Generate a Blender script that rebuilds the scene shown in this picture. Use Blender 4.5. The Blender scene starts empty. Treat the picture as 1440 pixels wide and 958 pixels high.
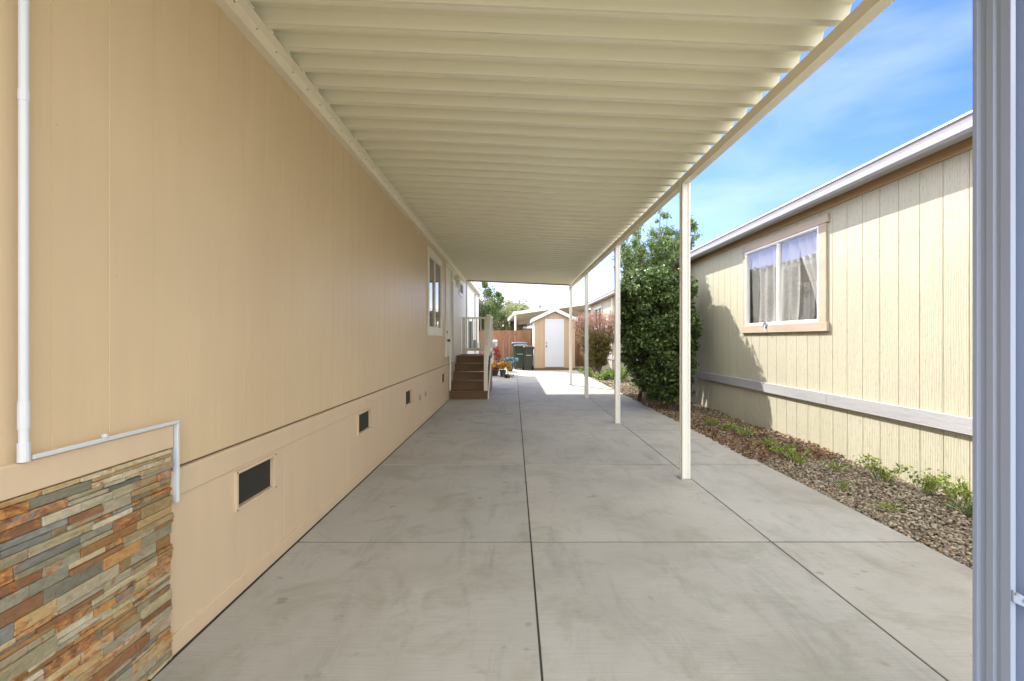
import bpy, bmesh, math, random
import numpy as np
from mathutils import Vector, Matrix
random.seed(7); RNG = np.random.default_rng(11)
R = math.radians
sc = bpy.context.scene
COL = sc.collection

# ------------------------------------------------------------------ materials
def newmat(name):
    m = bpy.data.materials.new(name); m.use_nodes = True
    nt = m.node_tree; b = nt.nodes['Principled BSDF']
    return m, nt, b
def N(nt, t, **kw):
    n = nt.nodes.new(t)
    for k, v in kw.items():
        if k in n.inputs: n.inputs[k].default_value = v
        else: setattr(n, k, v)
    return n
def coords(nt, scale=(1, 1, 1)):
    tc = N(nt, 'ShaderNodeTexCoord'); mp = N(nt, 'ShaderNodeMapping')
    mp.inputs['Scale'].default_value = scale
    nt.links.new(tc.outputs['Object'], mp.inputs['Vector'])
    return mp.outputs['Vector']
def noise(nt, vec, scale, detail=4, rough=.55, dist=0):
    n = N(nt, 'ShaderNodeTexNoise'); n.inputs['Scale'].default_value = scale
    n.inputs['Detail'].default_value = detail; n.inputs['Roughness'].default_value = rough
    n.inputs['Distortion'].default_value = dist
    nt.links.new(vec, n.inputs['Vector']); return n.outputs['Fac']
def ramp(nt, fac, stops):
    r = N(nt, 'ShaderNodeValToRGB'); e = r.color_ramp.elements
    while len(e) < len(stops): e.new(.5)
    for el, (p, c) in zip(e, stops):
        el.position = p
        if not isinstance(c, (tuple, list)): c = (c, c, c)
        el.color = (*c, 1)
    nt.links.new(fac, r.inputs['Fac']); return r.outputs['Color']
def mixc(nt, fac, a, b, mode='MIX'):
    m = N(nt, 'ShaderNodeMix', data_type='RGBA', blend_type=mode)
    for s, v in ((m.inputs[0], fac), (m.inputs[6], a), (m.inputs[7], b)):
        if hasattr(v, 'is_linked'): nt.links.new(v, s)
        elif isinstance(v, (int, float)): s.default_value = v
        else: s.default_value = (*v, 1)
    return m.outputs[2]
def bump(nt, b, h, strength=.3, dist=.01, chain=None):
    n = N(nt, 'ShaderNodeBump'); n.inputs['Strength'].default_value = strength; n.inputs['Distance'].default_value = dist
    nt.links.new(h, n.inputs['Height'])
    if chain: nt.links.new(chain, n.inputs['Normal'])
    nt.links.new(n.outputs['Normal'], b.inputs['Normal']); return n.outputs['Normal']
def paint(name, c, rough=.5, var=.08, scale=3, bscale=40, bstr=.08, stretch=(1, 1, 1), metal=0, dirt=0, spec=.5):
    m, nt, b = newmat(name); v = coords(nt, stretch)
    n1 = noise(nt, v, scale, 5, .6)
    lo = tuple(x*(1-var) for x in c); hi = tuple(min(1, x*(1+var)) for x in c)
    col = ramp(nt, n1, [(.3, lo), (.7, hi)])
    if dirt:
        n3 = noise(nt, v, scale*4.3, 6, .7)
        f = ramp(nt, n3, [(.56, 0.0), (.75, dirt)])
        col = mixc(nt, f, col, tuple(x*.45 for x in (c[0], c[1]*.95, c[2]*.85)))
    nt.links.new(col, b.inputs['Base Color'])
    n2 = noise(nt, v, bscale, 4, .6); bump(nt, b, n2, bstr, .01)
    rr = ramp(nt, n1, [(.3, rough*.85), (.7, min(1, rough*1.15))]); nt.links.new(rr, b.inputs['Roughness'])
    b.inputs['Metallic'].default_value = metal; b.inputs['Specular IOR Level'].default_value = spec
    return m
M = {}
# beige siding of the home on the left: fine vertical grain, soft smears
def siding_mat(name, c1, c2, grain, gs, rough=.6, knots=False, grime=0.):
    m, nt, b = newmat(name)
    vv = coords(nt, (1, 1, .09)); v0 = coords(nt)
    big = noise(nt, v0, .8, 3, .5)
    col = ramp(nt, big, [(.3, c1), (.7, c2)])
    streak = noise(nt, vv, 9, 6, .65, .4)
    col = mixc(nt, ramp(nt, streak, [(.35, .0), (.8, .22)]), col, tuple(x*.72 for x in c1))
    if grime:
        g = noise(nt, v0, 5.5, 8, .72, .3)
        col = mixc(nt, ramp(nt, g, [(.6, 0.), (.8, grime)]), col, tuple(x*.5 for x in c1))
        sp = noise(nt, v0, 60, 2, .5)
        col = mixc(nt, ramp(nt, sp, [(.76, 0.), (.80, .5)]), col, (.12, .08, .05))
    nt.links.new(col, b.inputs['Base Color']); b.inputs['Roughness'].default_value = rough
    fine = noise(nt, coords(nt, (1, 1, .05)), gs, 5, .7, .8)
    if knots:
        w = N(nt, 'ShaderNodeTexWave', wave_type='BANDS', bands_direction='Y')
        w.inputs['Scale'].default_value = 9; w.inputs['Distortion'].default_value = 9; w.inputs['Detail'].default_value = 3
        w.inputs['Detail Scale'].default_value = 1.2; w.inputs['Detail Roughness'].default_value = .6
        nt.links.new(coords(nt, (1, 1.6, .16)), w.inputs['Vector'])
        n1 = bump(nt, b, w.outputs['Fac'], grain*.55, .006)
        bump(nt, b, fine, grain, .006, n1)
        col2 = mixc(nt, ramp(nt, w.outputs['Fac'], [(.03, .3), (.25, 0.)]), col, tuple(x*.6 for x in c1))
        fl = noise(nt, coords(nt, (1, 1, .3)), 55, 3, .6)
        col2 = mixc(nt, ramp(nt, fl, [(.56, 0.), (.68, .5)]), col2, tuple(x*.62 for x in c1))
        nt.links.new(col2, b.inputs['Base Color'])
    else:
        bump(nt, b, fine, grain, .004)
    return m
M['beige'] = siding_mat('beige_siding_paint', (.62, .475, .305), (.68, .53, .345), .22, 70, .42, grime=.10)
M['skirt'] = siding_mat('beige_skirting_paint', (.62, .48, .335), (.67, .525, .37), .16, 70, .5, grime=.12)
M['pale_siding'] = siding_mat('bounce_lit_pale_siding', (.82, .79, .71), (.86, .83, .76), .2, 60, .5)  # bounced light at the far end is put into this paler colour
M['cream'] = siding_mat('cream_wood_siding', (.45, .425, .315), (.50, .475, .36), .55, 45, .65, knots=True, grime=.16)
M['groove'] = paint('groove_paint', (.33, .25, .13), .8)
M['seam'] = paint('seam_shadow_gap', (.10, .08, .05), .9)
M['cream_metal'] = paint('cream_enamelled_aluminium', (.79, .77, .62), .35, .03, .8, 60, .0, (.3, 1, 1), dirt=.05)
M['cream_beam'] = paint('cream_beam_enamel', (.82, .77, .63), .4, .06, 2, 60, .04, dirt=.12)
M['post'] = paint('ivory_post_enamel', (.82, .82, .77), .38, .05, 2, 60, .03, (1, 1, .2), dirt=.15)
M['post_blue'] = paint('sky_shade_post_enamel', (.30, .35, .47), .35, .04, 2, 60, .02, (1, 1, .15))  # blue of the sky-lit shade is mixed into this post colour
M['door_white'] = paint('cool_white_door', (.50, .52, .57), .5, .03, 3, 50, .05)
M['white'] = paint('white_paint', (.80, .80, .77), .45, .04, 3, 50, .05)
M['old_white'] = paint('weathered_white_board', (.36, .36, .37), .7, .10, 4, 45, .35, (1, .15, 1), dirt=.5)
M['cream_trim'] = paint('cream_trim_paint', (.81, .78, .68), .5, .05, 3, 50, .05)
M['tan_trim'] = paint('tan_wood_trim', (.46, .32, .19), .7, .14, 5, 50, .3, (1, .2, 1), dirt=.15)
M['pink_trim'] = paint('faded_tan_window_trim', (.44, .36, .27), .7, .10, 5, 45, .35, (1, .3, 1), dirt=.12)
M['gutter'] = paint('white_gutter_metal', (.32, .315, .33), .4, .05, 2, 40, .03, dirt=.06)
M['gutter_grey'] = paint('grey_roof_edge', (.21, .20, .22), .6, .08, 3, 60, .1)
M['pvc'] = paint('white_pvc', (.60, .63, .68), .35, .03, 4, 60, .02)
M['dark'] = paint('dark_void', (.02, .018, .015), .9)
M['stain'] = paint('brown_decking_stain', (.15, .085, .04), .6, .25, 3, 30, .2, (.25, 1, 1), dirt=.3)
M['bronze'] = paint('bronze_hardware', (.16, .12, .08), .35, metal=.9)
M['steel'] = paint('galvanised_steel', (.45, .47, .48), .4, .1, 8, metal=.8)
M['shed_tan'] = siding_mat('shed_tan_siding', (.40, .28, .18), (.45, .32, .21), .3, 50, .65)
M['shed_pale'] = siding_mat('shed_side_siding', (.78, .74, .66), (.8, .76, .68), .3, 50, .65)
M['shingle'] = paint('grey_roof_shingle', (.20, .19, .19), .9, .3, 9, 60, .5)
M['bin_green'] = paint('dark_green_plastic', (.022, .034, .018), .4, .1)
M['bin_dark'] = paint('dark_olive_plastic', (.022, .024, .018), .4, .1)
M['bin_grey'] = paint('bluish_grey_plastic', (.10, .12, .13), .42, .08)
M['bin_body'] = paint('grey_green_plastic', (.04, .05, .036), .45, .1)
M['rubber'] = paint('black_rubber', (.02, .02, .02), .7)
M['util'] = paint('grey_utility_metal', (.42, .45, .45), .45, .08)
M['bark'] = paint('grey_brown_bark', (.16, .12, .09), .9, .3, 12, 60, .6, (1, 1, .3))
M['stake'] = paint('dark_weathered_wood', (.11, .065, .045), .85, .3, 10)
M['terracotta'] = paint('dark_plant_pot', (.05, .06, .06), .6)
M['pot_white'] = paint('white_plant_pot', (.7, .7, .68), .5)
M['white_roof'] = paint('white_carport_metal', (.62, .60, .54), .5, .05)
M['far_house'] = paint('far_house_wall', (.60, .57, .50), .7, .05)
M['far_tan'] = paint('far_tan_wall', (.45, .36, .28), .7, .08)
M['blind'] = paint('window_blind', (.42, .37, .29), .7, .05)
M['interior'] = paint('room_wall', (.62, .58, .52), .9)

def cedar():
    m, nt, b = newmat('red_cedar_boards')
    at = N(nt, 'ShaderNodeAttribute', attribute_name='tint')
    v = coords(nt, (1, 1, .08)); g = noise(nt, v, 25, 6, .7, .6)
    c = ramp(nt, g, [(.3, (.12, .055, .028)), (.55, (.24, .115, .06)), (.8, (.32, .18, .10))])
    c = mixc(nt, .55, c, at.outputs['Color'], 'MULTIPLY')
    n = noise(nt, coords(nt), 2.2, 5, .7)
    c = mixc(nt, ramp(nt, n, [(.5, 0.), (.75, .5)]), c, (.12, .06, .035))
    nt.links.new(c, b.inputs['Base Color']); b.inputs['Roughness'].default_value = .75
    bump(nt, b, g, .4, .01); return m
M['cedar'] = cedar()

def concrete():
    m, nt, b = newmat('broom_finished_concrete')
    v = coords(nt); at = N(nt, 'ShaderNodeAttribute', attribute_name='tint')
    n1 = noise(nt, v, .9, 8, .62, .3)
    c = ramp(nt, n1, [(.30, (.335, .32, .272)), (.48, (.41, .394, .35)), (.70, (.465, .45, .412))])
    n2 = noise(nt, v, 2.6, 6, .7, .6)                                      # greenish damp smudges
    c = mixc(nt, ramp(nt, n2, [(.50, 0.), (.66, .5)]), c, (.27, .262, .19))
    n5 = noise(nt, coords(nt, (3.2, .7, 1)), 1.6, 6, .7, .8)               # scuffs along the drive
    c = mixc(nt, ramp(nt, n5, [(.54, 0.), (.70, .4)]), c, (.22, .215, .19))
    n6 = noise(nt, coords(nt, (1, 1, 1)), 1.35, 7, .75, 1.2)
    c = mixc(nt, ramp(nt, n6, [(.60, 0.), (.72, .35)]), c, (.55, .53, .49))
    n3 = noise(nt, v, 8, 3, .5)                                          # oil spots
    c = mixc(nt, ramp(nt, n3, [(.68, 0.), (.74, .4)]), c, (.19, .17, .14))
    n7 = noise(nt, v, 3.7, 3, .5, .2)
    c = mixc(nt, ramp(nt, n7, [(.69, 0.), (.72, .5)]), c, (.23, .18, .10))
    n4 = noise(nt, v, 260, 3, .8)
    c = mixc(nt, .35, c, ramp(nt, n4, [(.3, .6), (.7, 1.3)]), 'MULTIPLY')
    c = mixc(nt, 1.0, c, ramp(nt, noise(nt, coords(nt, (4, 150, 1)), 1, 5, .7), [(.3, .90), (.7, 1.08)]), 'MULTIPLY')
    c = mixc(nt, 1.0, c, at.outputs['Color'], 'MULTIPLY')
    nt.links.new(c, b.inputs['Base Color'])
    nt.links.new(ramp(nt, n1, [(.3, .62), (.7, .85)]), b.inputs['Roughness'])
    br = noise(nt, coords(nt, (6, 260, 1)), 1, 4, .7)
    n = bump(nt, b, br, .5, .004); n = bump(nt, b, noise(nt, v, 5, 5, .6), .15, .01, n)
    bump(nt, b, n4, .25, .002, n)
    return m
M['concrete'] = concrete()
M['dirt'] = paint('damp_dirt', (.13, .095, .06), .95, .35, 5, 60, .6)
M['joint'] = paint('dark_joint_filler', (.05, .048, .043), .95, .2, 20)
M['yard'] = paint('dry_yard_soil', (.24, .20, .14), .95, .25, 1.5, 30, .6)
M['asphalt'] = paint('asphalt', (.06, .06, .06), .9, .2, 8, 80, .4)

def tinted(name, rough=.8, var=.35, scale=30, bs=.4, trans=0, bscale=60, spec=.5):
    m, nt, b = newmat(name); at = N(nt, 'ShaderNodeAttribute', attribute_name='tint')
    v = coords(nt); n = noise(nt, v, scale, 6, .65, .5)
    c = mixc(nt, 1.0, at.outputs['Color'], ramp(nt, n, [(.25, 1-var), (.75, 1+var)]), 'MULTIPLY')
    nt.links.new(c, b.inputs['Base Color']); b.inputs['Roughness'].default_value = rough
    b.inputs['Specular IOR Level'].default_value = spec
    if bs: bump(nt, b, noise(nt, v, bscale, 5, .7), bs, .01)
    if trans:
        t = N(nt, 'ShaderNodeBsdfTranslucent'); nt.links.new(c, t.inputs['Color'])
        ms = N(nt, 'ShaderNodeMixShader'); ms.inputs[0].default_value = trans
        nt.links.new(b.outputs[0], ms.inputs[1]); nt.links.new(t.outputs[0], ms.inputs[2])
        nt.links.new(ms.outputs[0], nt.nodes['Material Output'].inputs['Surface'])
    return m
def slate():
    m, nt, b = newmat('split_slate'); at = N(nt, 'ShaderNodeAttribute', attribute_name='tint')
    rs = N(nt, 'ShaderNodeAttribute', attribute_name='rust')
    v = coords(nt, (1, 1, 1.8)); n = noise(nt, v, 22, 7, .7, 1.2)
    c = mixc(nt, 1.0, at.outputs['Color'], ramp(nt, n, [(.25, .62), (.5, 1.), (.78, 1.35)]), 'MULTIPLY')
    n2 = noise(nt, v, 9, 6, .65, 1.2)
    rc = ramp(nt, noise(nt, v, 31, 5, .6, .6), [(.36, (.09, .028, .012)), (.5, (.42, .15, .03)), (.64, (.62, .32, .09))])
    add = N(nt, 'ShaderNodeMath', operation='ADD'); nt.links.new(n2, add.inputs[0]); nt.links.new(rs.outputs['Fac'], add.inputs[1])
    c = mixc(nt, ramp(nt, add.outputs[0], [(.63, 0.), (.72, .75)]), c, rc)
    nt.links.new(c, b.inputs['Base Color']); b.inputs['Roughness'].default_value = .62
    bb = bump(nt, b, noise(nt, v, 28, 6, .7, 1.), .6, .012); bump(nt, b, noise(nt, v, 160, 4, .7), .4, .003, bb)
    return m
M['slate'] = slate()
M['pebble'] = tinted('river_pebbles', .8, .25, 40, .3)
M['litter'] = tinted('dry_leaves', .85, .3, 40, 0, .2)
M['leaf_dark'] = tinted('glossy_dark_leaves', .42, .25, 8, 0, .22, spec=.35)
M['leaf_light'] = tinted('light_green_leaves', .5, .25, 8, 0, .35, spec=.3)
M['leaf_pink'] = tinted('pink_red_leaves', .6, .25, 8, 0, .4, spec=.25)
M['leaf_weed'] = tinted('weed_leaves', .6, .25, 8, 0, .4, spec=.25)
M['petal'] = tinted('flower_petals', .6, .15, 20, 0, .3, spec=.25)

def glass(name, tint=(.98, .98, .98), ior=1.5, extra=.0):
    m, nt, b = newmat(name); nt.nodes.remove(b)
    t = N(nt, 'ShaderNodeBsdfTransparent'); t.inputs[0].default_value = (*tint, 1)
    g = N(nt, 'ShaderNodeBsdfGlossy'); g.inputs['Roughness'].default_value = .01
    f = N(nt, 'ShaderNodeFresnel'); f.inputs['IOR'].default_value = ior
    ms = N(nt, 'ShaderNodeMixShader')
    a = N(nt, 'ShaderNodeMath', operation='ADD'); a.inputs[1].default_value = extra; a.use_clamp = True
    geo = N(nt, 'ShaderNodeNewGeometry'); mm = N(nt, 'ShaderNodeMath', operation='SUBTRACT'); mm.use_clamp = True
    nt.links.new(f.outputs[0], a.inputs[0]); nt.links.new(a.outputs[0], mm.inputs[0]); nt.links.new(geo.outputs['Backfacing'], mm.inputs[1]); nt.links.new(mm.outputs[0], ms.inputs[0])
    nt.links.new(t.outputs[0], ms.inputs[1]); nt.links.new(g.outputs[0], ms.inputs[2])
    nt.links.new(ms.outputs[0], nt.nodes['Material Output'].inputs['Surface'])
    return m
M['glass'] = glass('window_glass', ior=1.6, extra=.10)
M['glass_mirror'] = glass('reflective_window_glass', (.6, .6, .6), 2.0, .15)
M['lampglass'] = glass('jar_glass', (.92, .92, .9), 1.3, .05)
def cloth():
    m, nt, b = newmat('sheer_curtain'); b.inputs['Base Color'].default_value = (.80, .78, .74, 1); b.inputs['Roughness'].default_value = .9
    t = N(nt, 'ShaderNodeBsdfTranslucent'); t.inputs['Color'].default_value = (.8, .78, .74, 1)
    ms = N(nt, 'ShaderNodeMixShader'); ms.inputs[0].default_value = .4
    nt.links.new(b.outputs[0], ms.inputs[1]); nt.links.new(t.outputs[0], ms.inputs[2])
    nt.links.new(ms.outputs[0], nt.nodes['Material Output'].inputs['Surface']); return m
M['cloth'] = cloth()
def mesh_screen():
    m, nt, b = newmat('vent_screen'); v = coords(nt)
    w = N(nt, 'ShaderNodeTexChecker'); w.inputs['Scale'].default_value = 190; nt.links.new(v, w.inputs['Vector'])
    nt.links.new(mixc(nt, w.outputs['Fac'], (.008, .008, .006), (.035, .032, .026)), b.inputs['Base Color'])
    b.inputs['Roughness'].default_value = .7; return m
M['screen'] = mesh_screen()

# ------------------------------------------------------------------ builders
def finish(name, me, m, parent=None, bevel=0, smooth=False):
    o = bpy.data.objects.new(name, me); COL.objects.link(o)
    if isinstance(m, str): m = M[m]
    me.materials.append(m)
    if parent: o.parent = parent
    if bevel:
        md = o.modifiers.new('bevel', 'BEVEL'); md.width = bevel; md.segments = 2; md.limit_method = 'ANGLE'; md.angle_limit = R(40)
    if smooth:
        for p in me.polygons: p.use_smooth = True
    return o
class MB:
    def __init__(s): s.v = []; s.f = []; s.t = []; s.r = []
    def poly(s, vs, fs, tint=None, rust=0):
        k = len(s.v); s.v += [tuple(v) for v in vs]; s.f += [tuple(i+k for i in f) for f in fs]
        s.t += [tint or (1, 1, 1)]*len(vs); s.r += [rust]*len(vs); return s
    def box(s, x0, x1, y0, y1, z0, z1, tint=None, rot=None, rust=0):
        vs = [(x, y, z) for z in (z0, z1) for (x, y) in ((x0, y0), (x1, y0), (x1, y1), (x0, y1))]
        if rot:
            c = Vector(((x0+x1)/2, (y0+y1)/2, (z0+z1)/2)); vs = [rot @ (Vector(v)-c)+c for v in vs]
        return s.poly(vs, [(3, 2, 1, 0), (4, 5, 6, 7), (0, 1, 5, 4), (1, 2, 6, 5), (2, 3, 7, 6), (3, 0, 4, 7)], tint, rust)
    def prism(s, prof, axis, a, b, tint=None):     # profile polygon extruded along an axis
        n = len(prof)
        def P(p, q):
            return {'x': (q, p[0], p[1]), 'y': (p[0], q, p[1]), 'z': (p[0], p[1], q)}[axis]
        vs = [P(p, a) for p in prof]+[P(p, b) for p in prof]
        fs = [tuple(range(n)), tuple(range(2*n-1, n-1, -1))]+[(i, i+n, (i+1) % n+n, (i+1) % n) for i in range(n)]
        return s.poly(vs, fs, tint)
    def bar(s, p, q, w, h, tint=None):
        p, q = Vector(p), Vector(q); d = (q-p); L = d.length; d.normalize()
        up = Vector((0, 0, 1)) if abs(d.z) < .95 else Vector((0, 1, 0))
        a = d.cross(up).normalized(); b = a.cross(d)
        vs = [c+a*sx*w/2+b*sy*h/2 for c in (p, q) for sx, sy in ((-1, -1), (1, -1), (1, 1), (-1, 1))]
        return s.poly(vs, [(0, 1, 2, 3), (7, 6, 5, 4), (0, 4, 5, 1), (1, 5, 6, 2), (2, 6, 7, 3), (3, 7, 4, 0)], tint)
    def tube(s, pts, rad, n=10, tint=None):
        pts = [Vector(p) for p in pts]; k = len(pts)
        if not isinstance(rad, (list, tuple)): rad = [rad]*k
        vs = []; ref = None
        for i, p in enumerate(pts):
            d = (pts[min(i+1, k-1)]-pts[max(i-1, 0)]).normalized()
            if ref is None: ref = Vector((1, 0, 0)) if abs(d.x) < .8 else Vector((0, 0, 1))
            a = (ref-d*ref.dot(d)).normalized(); b = d.cross(a); ref = a
            for j in range(n):
                t = 2*math.pi*j/n; vs.append(p+(a*math.cos(t)+b*math.sin(t))*rad[i])
        fs = [(i*n+j, i*n+(j+1) % n, (i+1)*n+(j+1) % n, (i+1)*n+j) for i in range(k-1) for j in range(n)]
        fs += [tuple(range(n-1, -1, -1)), tuple(range((k-1)*n, k*n))]
        return s.poly(vs, fs, tint)
    def lathe(s, c, prof, n=20, tint=None):
        pts = [(c[0], c[1], c[2]+z) for r, z in prof]
        vs = []; 
        for (r, z) in prof:
            for j in range(n):
                t = 2*math.pi*j/n; vs.append((c[0]+r*math.cos(t), c[1]+r*math.sin(t), c[2]+z))
        k = len(prof)
        fs = [(i*n+j, i*n+(j+1) % n, (i+1)*n+(j+1) % n, (i+1)*n+j) for i in range(k-1) for j in range(n)]
        fs += [tuple(range(n-1, -1, -1)), tuple(range((k-1)*n, k*n))]
        return s.poly(vs, fs, tint)
    def build(s, name, m, parent=None, bevel=0, smooth=False, origin=None):
        me = bpy.data.meshes.new(name)
        if parent is not None and origin is None:
            p = parent; off = Vector((0, 0, 0))
            while p: off += p.location; p = p.parent
            s.v = [tuple(Vector(v)-off) for v in s.v]
        elif origin is not None:
            s.v = [tuple(Vector(v)-Vector(origin)) for v in s.v]
        me.from_pydata(s.v, [], s.f); me.update()
        a = me.attributes.new('tint', 'FLOAT_COLOR', 'POINT')
        a.data.foreach_set('color', np.array([(*t, 1) for t in s.t], dtype=np.float32).ravel())
        if any(s.r):
            a = me.attributes.new('rust', 'FLOAT', 'POINT'); a.data.foreach_set('value', np.array(s.r, dtype=np.float32))
        o = finish(name, me, m, parent, bevel, smooth)
        if parent is None and origin is not None: o.location = origin
        return o
def tag(o, label=None, cat=None, group=None, kind=None):
    if label: o['label'] = label
    if cat: o['category'] = cat
    if group: o['group'] = group
    if kind: o['kind'] = kind
    return o
def thing(name, label, cat, loc=(0, 0, 0), group=None):
    o = bpy.data.objects.new(name, None); COL.objects.link(o); o.location = loc; o.empty_display_size = .2
    return tag(o, label, cat, group)
def np_mesh(name, V, F, tint, m, parent=None, loc=None, smooth=False):
    """V (n,3), F (f,k) constant k, tint (n,3)"""
    off = Vector((0, 0, 0)); p = parent
    while p: off += p.location; p = p.parent
    if loc is not None: off = Vector(loc)
    V = V-np.array(off)
    me = bpy.data.meshes.new(name); k = F.shape[1]
    me.vertices.add(len(V)); me.vertices.foreach_set('co', V.astype(np.float32).ravel())
    me.loops.add(F.size); me.loops.foreach_set('vertex_index', F.astype(np.int32).ravel())
    me.polygons.add(len(F)); me.polygons.foreach_set('loop_start', np.arange(0, F.size, k, dtype=np.int32))
    me.update(calc_edges=True)
    a = me.attributes.new('tint', 'FLOAT_COLOR', 'POINT')
    a.data.foreach_set('color', np.c_[tint, np.ones(len(tint))].astype(np.float32).ravel())
    o = finish(name, me, m, parent)
    if smooth: me.polygons.foreach_set('use_smooth', np.ones(len(F), dtype=bool))
    if loc is not None: o.location = loc
    return o
def leaves(name, P, size, pal, m, parent=None, up=0., aspect=.5, axis=None, loc=None):
    """P (n,3) leaf centres -> rhombic folded leaves"""
    n = len(P)
    d = RNG.normal(size=(n, 3)); d[:, 2] += up*2
    if axis is not None: d = d*.45+axis
    d /= np.linalg.norm(d, axis=1)[:, None]
    q = RNG.normal(size=(n, 3)); s = np.cross(d, q); s /= np.linalg.norm(s, axis=1)[:, None]
    nn = np.cross(d, s)
    L = size*RNG.uniform(.6, 1.35, n)[:, None]; W = L*aspect
    a = P-d*L*.5; b = P+s*W*.5+nn*W*.18; c = P+d*L*.5; e = P-s*W*.5+nn*W*.18; mid1 = P-d*L*.05
    V = np.stack([a, b, c, e], 1).reshape(-1, 3)
    i = np.arange(n)*4
    F = np.concatenate([np.stack([i, i+1, i+2], 1), np.stack([i, i+2, i+3], 1)])
    pal = np.array(pal); col = pal[RNG.integers(0, len(pal), n)]*RNG.uniform(.75, 1.25, n)[:, None]
    return np_mesh(name, V, F, np.repeat(col, 4, 0), m, parent, loc)
def clumps(centres, radii, n, shell=.6):
    k = len(centres); idx = RNG.integers(0, k, n)
    d = RNG.normal(size=(n, 3)); d /= np.linalg.norm(d, axis=1)[:, None]
    r = RNG.uniform(0, 1, n)**(shell/1.5)
    return np.array(centres)[idx]+d*(r*np.array(radii)[idx])[:, None]

def siding(mb, backing, xf, sgn, y0, y1, z0, z1, sp, off, gw, gd, holes=(), wide=None, th=.02):
    """vertical boards; outer face at xf, sgn = +1 if outward is +x; grooves gw wide, gd deep"""
    ys = []; k = math.floor((y0-off)/sp)
    while off+k*sp < y1: ys.append(off+k*sp); k += 1
    ys.append(off+k*sp)
    for i in range(len(ys)-1):
        ga = gw if not (wide and (round((ys[i]-off)/sp) % 6 == 0)) else wide
        gb = gw if not (wide and (round((ys[i+1]-off)/sp) % 6 == 0)) else wide
        segs = sorted(set([max(y0, ys[i]), min(y1, ys[i+1])]+[h for H in holes for h in H[:2] if max(y0, ys[i]) < h < min(y1, ys[i+1])]))
        for a, b in zip(segs, segs[1:]):
            aa = a+ga/2 if a == ys[i] else a; bb = b-gb/2 if b == ys[i+1] else b
            if bb-aa < .003: continue
            zs = [(z0, z1)]
            for (h0, h1, hz0, hz1) in holes:
                if h0 < (a+b)/2 < h1:
                    zs = [t for (u, v) in zs for t in ((u, min(v, hz0)), (max(u, hz1), v)) if t[1]-t[0] > .002]
            for (u, v) in zs:
                xi = xf-sgn*(gd+.0005); c = min(.002, gw*.15)
                pr = [(xi, aa), (xi, bb), (xf-sgn*0, bb-c), (xf, aa+c)]
                mb.prism(pr if sgn < 0 else pr[::-1], 'z', u, v)
    xb0, xb1 = sorted((xf-sgn*gd, xf-sgn*(gd+th)))
    yc = sorted(set([y0, y1]+[h for H in holes for h in H[:2]]))
    for a, b in zip(yc, yc[1:]):
        zs = [(z0, z1)]
        for (h0, h1, hz0, hz1) in holes:
            if h0 < (a+b)/2 < h1:
                zs = [t for (u, v) in zs for t in ((u, min(v, hz0)), (max(u, hz1), v)) if t[1]-t[0] > .002]
        for (u, v) in zs: backing.box(xb0, xb1, a, b, u, v)

# ------------------------------------------------------------------ ground
H = 1.33
g = MB(); g.poly([(-400, -400, -.16), (400, -400, -.16), (400, 700, -.16), (-400, 700, -.16)], [(0, 1, 2, 3)])
tag(g.build('ground', 'yard'), kind='structure')
g = MB(); g.poly([(-60, -13, -.15), (60, -13, -.15), (60, -5.6, -.15), (-60, -5.6, -.15)], [(0, 1, 2, 3)])
tag(g.build('road', 'asphalt'), kind='structure')
dv = MB(); js = [2.99+1.825*k for k in range(-5, 11)]+[21.55]
xs = [-1.416, .11, 1.69, 2.65]
for i in range(3):
    for a, b in zip(js, js[1:]):
        t = random.uniform(.93, 1.05); w = random.uniform(-.015, .015)
        gx0 = .0048 if i else 0; gx1 = .0048 if i < 2 else 0
        gy = .009
        dv.box(xs[i]+gx0, xs[i+1]-gx1, a+gy, b-gy, -.10, 0, (t+w, t, t-w))
tag(dv.build('driveway', 'concrete', bevel=.003), kind='structure')
jb = MB(); jb.box(-1.6, 2.64, js[0], 21.5, -.13, -.006)
tag(jb.build('joint_filler', 'joint'), kind='structure')
sb = MB()
ny, nx = 90, 8
for j in range(ny+1):
    for i in range(nx+1):
        x = 2.652+i/nx*1.1; y = -3+j/ny*25
        z = -.045+.05*(i/nx)+.015*math.sin(y*2.3+i)+.01*math.sin(y*5.1-i*2)
        sb.v.append((x, y, z)); sb.t.append((1, 1, 1)); sb.r.append(0)
for j in range(ny):
    for i in range(nx):
        k = j*(nx+1)+i; sb.f.append((k, k+1, k+nx+2, k+nx+1))
tag(sb.build('planting_bed', 'dirt', smooth=True), kind='structure')

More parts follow.
